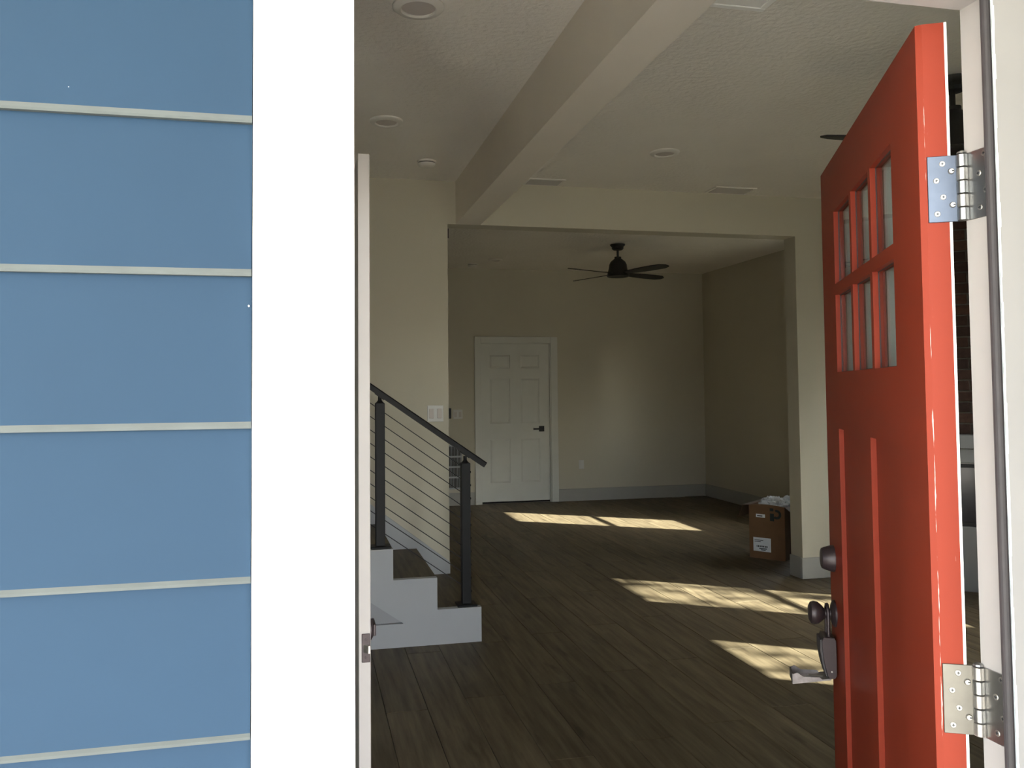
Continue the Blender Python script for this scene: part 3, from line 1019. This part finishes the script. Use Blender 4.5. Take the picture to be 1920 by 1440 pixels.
def fan(x, y, z, a0, label, n=4, R=.69):
    r_ = root('ceiling_fan', (x, y, z), label, 'ceiling fan', group='black ceiling fans')
    mk('canopy', lathe(B(), [(.060, 0), (.080, .004), (.078, .014), (.062, .030), (.062, .048), (.050, .062), (.020, .066), (0, .066)], (x, y, z), (0, 0, -1), 28), M_FAN, r_, smooth=True)
    mk('downrod', tube(B(), (x, y, z-.06), (x, y, z-.155), .0125, 14), M_FAN, r_, smooth=True)
    mk('motor_housing', lathe(B(), [(.020, .135), (.036, .137), (.036, .155), (.050, .165), (.078, .190), (.093, .220), (.098, .260), (.104, .285), (.112, .315), (.118, .345), (.112, .349), (.100, .340), (0, .336)], (x, y, z), (0, 0, -1), 32), M_FAN, r_, smooth=True)
    for k in range(n):
        an = math.radians(a0+k*360/n)
        dx, dy = Vector((math.cos(an), math.sin(an), 0)), Vector((-math.sin(an), math.cos(an), 0))
        bm = B()
        outline = [(.095, -.030), (.17, -.048), (.34, -.066), (.52, -.072), (.63, -.066), (R, -.030), (R, .020), (.62, .052), (.45, .056), (.28, .050), (.15, .036), (.095, .030)]
        pit = math.radians(-11)
        ta, tb = [], []
        for (rr, ss) in outline:
            c = Vector((x, y, z-.315))+dx*rr+dy*ss*math.cos(pit)+Vector((0, 0, ss*math.sin(pit)))
            ta.append(bm.verts.new(c+Vector((0, 0, .004))))
            tb.append(bm.verts.new(c-Vector((0, 0, .004))))
        bm.faces.new(ta)
        bm.faces.new(list(reversed(tb)))
        for i in range(len(ta)):
            j = (i+1) % len(ta)
            bm.faces.new((ta[i], ta[j], tb[j], tb[i]))
        mk('blade', bm, M_FAN, r_)
fan(3.237, 8.200, C2, -66, 'black ceiling fan hanging in the far room')
fan(2.985, 3.270, C1, 180, 'black ceiling fan half hidden behind the red door')

# ------------------------------------------------------------------ corner fireplace (seen through the hinge gap)
FC = Vector(((3.96+5.22)/2, (5.60+4.34)/2, 0))
fp = root('fireplace', FC, 'dark brick corner fireplace with white mantel behind the red door', 'fireplace', math.radians(-45), local=True)
# local: x along the face (to the right), y into the corner
HW = .885
bm = B()
box(bm, (-HW+.03, .005, 0), (HW-.03, .03, C1-.002))
chim = mk('mortar_bed', bm, M_BRICKG, fp)
bl, bhh, gap = .205, .066, .011
b0 = None
row = 0
z = 1.105
while z+bhh < C1-.003:
    xx = -HW+.04-(bl+gap)*.5*(row % 2)
    while xx < HW-.04:
        a, b = max(xx, -HW+.035), min(xx+bl, HW-.035)
        if b-a > .03:
            if abs((b-a)-bl) < 1e-6:
                if b0 is None:
                    b0 = mk('brick', bx((a, -.008, z), (b, .012, z+bhh), .003), M_BRICK, fp)
                else:
                    c = b0.copy()
                    COL.objects.link(c)
                    c.parent = fp
                    c.location = Vector(((a+b)/2, .002+random.uniform(-.002, .002), z+bhh/2))
            else:
                mk('brick', bx((a, -.008, z), (b, .012, z+bhh), .003), M_BRICK, fp)
        xx += bl+gap
    z += bhh+gap
    row += 1
mk('mantel_shelf', bx((-HW+.03, -.055, 1.000), (HW-.08, .004, 1.098), .006), M_TRIM, fp)
mk('mantel_frieze', bx((-HW+.05, -.035, .900), (HW-.08, .004, .9995), .004), M_TRIM, fp)
bm = B()
box(bm, (-HW+.05, -.030, .0), (-.48, .004, .8995), .004)
box(bm, (.48, -.030, .0), (HW-.08, .004, .8995), .004)
mk('mantel_leg', bm, M_TRIM, fp)
mk('hearth', bx((-.4795, -.045, 0), (.4795, .004, .452), .004), M_TRIM, fp)
mk('firebox', bx((-.4795, -.012, .4525), (.4795, .004, .8995)), pm('firebox_glass', (.03, .026, .028), .12, var=.05), fp)
bm = B()
for q in (((-.47, .457), (-.445, .89)), ((.445, .457), (.47, .89)), ((-.445, .457), (.445, .482)), ((-.445, .865), (.445, .89))):
    box(bm, (q[0][0], -.020, q[0][1]), (q[1][0], -.0122, q[1][1]), .002)
mk('firebox_frame', bm, M_BLACK, fp)

# ------------------------------------------------------------------ cardboard box with packing foam
BA = Vector((3.690, 6.425, 0))
bang = math.atan2(-.235, .185)
bxr = root('cardboard_box', BA, 'brown cardboard box with open flaps behind the pillar', 'box', bang, local=True)
bw_, bd_, bh_ = .305, .42, .445
t_ = .005
mk('front_wall', bx((0, 0, 0), (bw_, t_, bh_), .001), M_CARD, bxr)
mk('back_wall', bx((0, bd_-t_, 0), (bw_, bd_, bh_), .001), M_CARD, bxr)
mk('side_wall', bx((0, t_, 0), (t_, bd_-t_, bh_), .001), M_CARD, bxr)
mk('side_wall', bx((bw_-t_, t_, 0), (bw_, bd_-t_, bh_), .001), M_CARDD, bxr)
mk('bottom', bx((t_, t_, 0), (bw_-t_, bd_-t_, t_)), M_CARD, bxr)
bm = B()
prism(bm, [(.002, bh_), (-.005, bh_), (-.058, bh_-.005), (-.100, bh_-.115), (-.096, bh_-.117), (-.054, bh_-.010)], 'y', t_, bd_-t_)
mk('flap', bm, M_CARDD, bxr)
bm = B()
prism(bm, [(bw_, bh_), (bw_-.005, bh_), (bw_+.06, bh_-.05), (bw_+.085, bh_-.15), (bw_+.090, bh_-.148), (bw_+.066, bh_-.047)], 'y', t_, bd_-t_)
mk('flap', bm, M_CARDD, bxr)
bm = B()
N_ = 10
up_ = []
for i in range(N_+1):
    xx = bw_*i/N_
    hgt = .012*math.sin(PI*i/N_)
    up_.append((xx, hgt))
va = [bm.verts.new((p[0], -.001, bh_-.02)) for p in up_]
vb = [bm.verts.new((p[0], -.004, bh_+p[1])) for p in up_]
vc = [bm.verts.new((p[0], .004, bh_+p[1])) for p in up_]
for i in range(N_):
    bm.faces.new((va[i], va[i+1], vb[i+1], vb[i]))
    bm.faces.new((vb[i], vb[i+1], vc[i+1], vc[i]))
mk('bulged_rim', bm, M_CARD, bxr)
lab = mk('shipping_label', bx((.035, -.0016, .060), (.185, -.0001, .175)), M_PAPER, bxr, label='white printed label low on the box')
bm = B()
for k in range(14):
    w = .002+.003*((k*7) % 3)
    box(bm, (.062+k*.0070, -.0021, .095), (.062+k*.0070+w, -.0015, .109))
for (a, b, c, e) in ((.085, .150, .080, .088), (.100, .140, .070, .077), (.045, .120, .150, .155), (.045, .100, .138, .143)):
    box(bm, (a, -.0021, c), (b, -.0015, e))
mk('print', bm, M_INK, lab)
s_ = mk('sticker', bx((.062, -.0016, .345), (.140, -.0001, .373)), M_PAPER, bxr)
mk('print', bx((.072, -.0021, .354), (.118, -.0015, .362)), M_INK, s_)
bm = B()
box(bm, (.182, -.0014, .405), (.212, -.0002, .432))
box(bm, (.182, -.0014, .322), (.216, -.0002, .385))
pts = [(.226+.040*math.cos(a)+.012, .380+.040*math.sin(a)) for a in [math.radians(110-k*22) for k in range(12)]]
pin = [(.226+.020*math.cos(a)+.012, .380+.020*math.sin(a)) for a in [math.radians(110-k*22) for k in range(12)]]
prism(bm, pts+list(reversed(pin)), 'y', -.0014, -.0002)
mk('printed_mark', bm, pm('teal_black_ink', (.018, .028, .026), .7), bxr)
# crumpled foam sheets lying in the box
fm = root('packing_foam', BA+Vector((0, 0, bh_-.10)), 'crumpled white packing foam heaped in the cardboard box', 'packing foam', bang, local=True)
for k, (cx_, cy2, cz2, sx_, sy_, sz_) in enumerate(((.15, .20, .055, .13, .18, .06), (.19, .12, .10, .09, .09, .055), (.10, .24, .09, .08, .12, .06), (.235, .26, .10, .055, .10, .06))):
    bm = B()
    bmesh.ops.create_icosphere(bm, subdivisions=4, radius=1)
    for v in bm.verts:
        n_ = mnoise.cell_vector(v.co*2.3+Vector((k*5, 0, 0)))
        n2 = mnoise.noise(v.co*3.1+Vector((k*9, 3, 1)))
        v.co = Vector((v.co.x*sx_, v.co.y*sy_, v.co.z*sz_))*(1+.55*n2+.22*(n_.x-.5))
        v.co += Vector((cx_, cy2, cz2))
        v.co.x = min(max(v.co.x, .008), bw_-.008)
        v.co.y = min(max(v.co.y, .008), bd_-.008)
    mk('sheet', bm, M_PAPER, fm)

# ------------------------------------------------------------------ outside: ground, porch floor, tree, and unseen parts added to block light
st('ground', bx((-30, -30, -.45), (30, 30, -.25)), M_LAWN, 'lawn around the house', 'ground')
st('porch_floor', bx((-3.4, -2.6, -.249), (3.2, .985, -.036)), M_CONC, 'concrete porch floor at the entry', 'porch')
st('added_porch_roof', bx((-3.4, -2.7, 2.70), (3.2, .980, 2.85)), M_ROOF, 'unseen white porch roof added to keep the entry wall in shade', 'porch roof')  # added out of view, made deep to hold light off the facade
st('added_shade_pier', bx((1.14, .30, -.035), (1.42, 1.002, 2.70)), M_SIDE, 'unseen blue pier added to shade the right trim', 'pier')  # added out of view to dim the right trim and door edge
st('added_shade_wing', bx((3.2, -3.6, -.249), (5.36, 1.0, 5.6)), M_SIDE, 'unseen blue wing added to keep sun off the entry wall', 'wall')  # added out of view, blocks direct sun on the entry side
st('house_roof', bx((-3.5, 1.0, 3.2), (6.4, 10.5, 3.35)), M_ROOF, 'flat cover over the rooms, eave widened to cut sky light', 'roof')  # right overhang widened to cut sky light into the windows
st('added_sky_blocker', bx((12.5, -7, -.249), (19, 16, 5.0)), M_ROOF, 'unseen building added to block low sky from the right-hand windows', 'building')  # added out of view to lessen sky light in the far room
tree = root('tree', (10.6, -.7, -.25), 'leafy tree outside the right-hand windows', 'tree')
mk('trunk', lathe(B(), [(.16, 0), (.12, .6), (.09, 2.5), (.06, 4.4), (.02, 6.6), (0, 6.8)], (10.6, -.7, -.25), (0, 0, 1), 12), M_BARK, tree, smooth=True)
random.seed(3)
for k in range(9):
    a = k*2.4
    z = 2.9+k*.36
    e = Vector((10.6+math.cos(a)*1.3, -.7+math.sin(a)*1.3, z+.75))
    mk('branch', sweep(B(), [(10.6, -.7, z), (10.6+math.cos(a)*.6, -.7+math.sin(a)*.6, z+.42), e], .028, 6), M_BARK, tree)
bm = B()
for k in range(1500):
    while True:
        p = Vector((random.uniform(-1, 1), random.uniform(-1, 1), random.uniform(-1, 1)))
        if .25 < p.length < 1:
            break
    c = Vector((10.6, -.7, 4.75))+Vector((p.x*1.75, p.y*1.75, p.z*1.9))
    if mnoise.noise(c*1.3) < -.12:
        continue
    d1 = Vector((random.uniform(-1, 1), random.uniform(-1, 1), random.uniform(-.6, .6))).normalized()
    d2 = d1.cross(Vector((random.uniform(-1, 1), random.uniform(-1, 1), random.uniform(-1, 1)))).normalized()
    l, w = random.uniform(.07, .12), random.uniform(.028, .05)
    nn = d1.cross(d2)*.008
    bm.faces.new([bm.verts.new(q) for q in (c-d1*l, c+d2*w+nn, c+d1*l, c-d2*w+nn)])
mk('foliage', bm, M_LEAF, tree, kind='stuff')
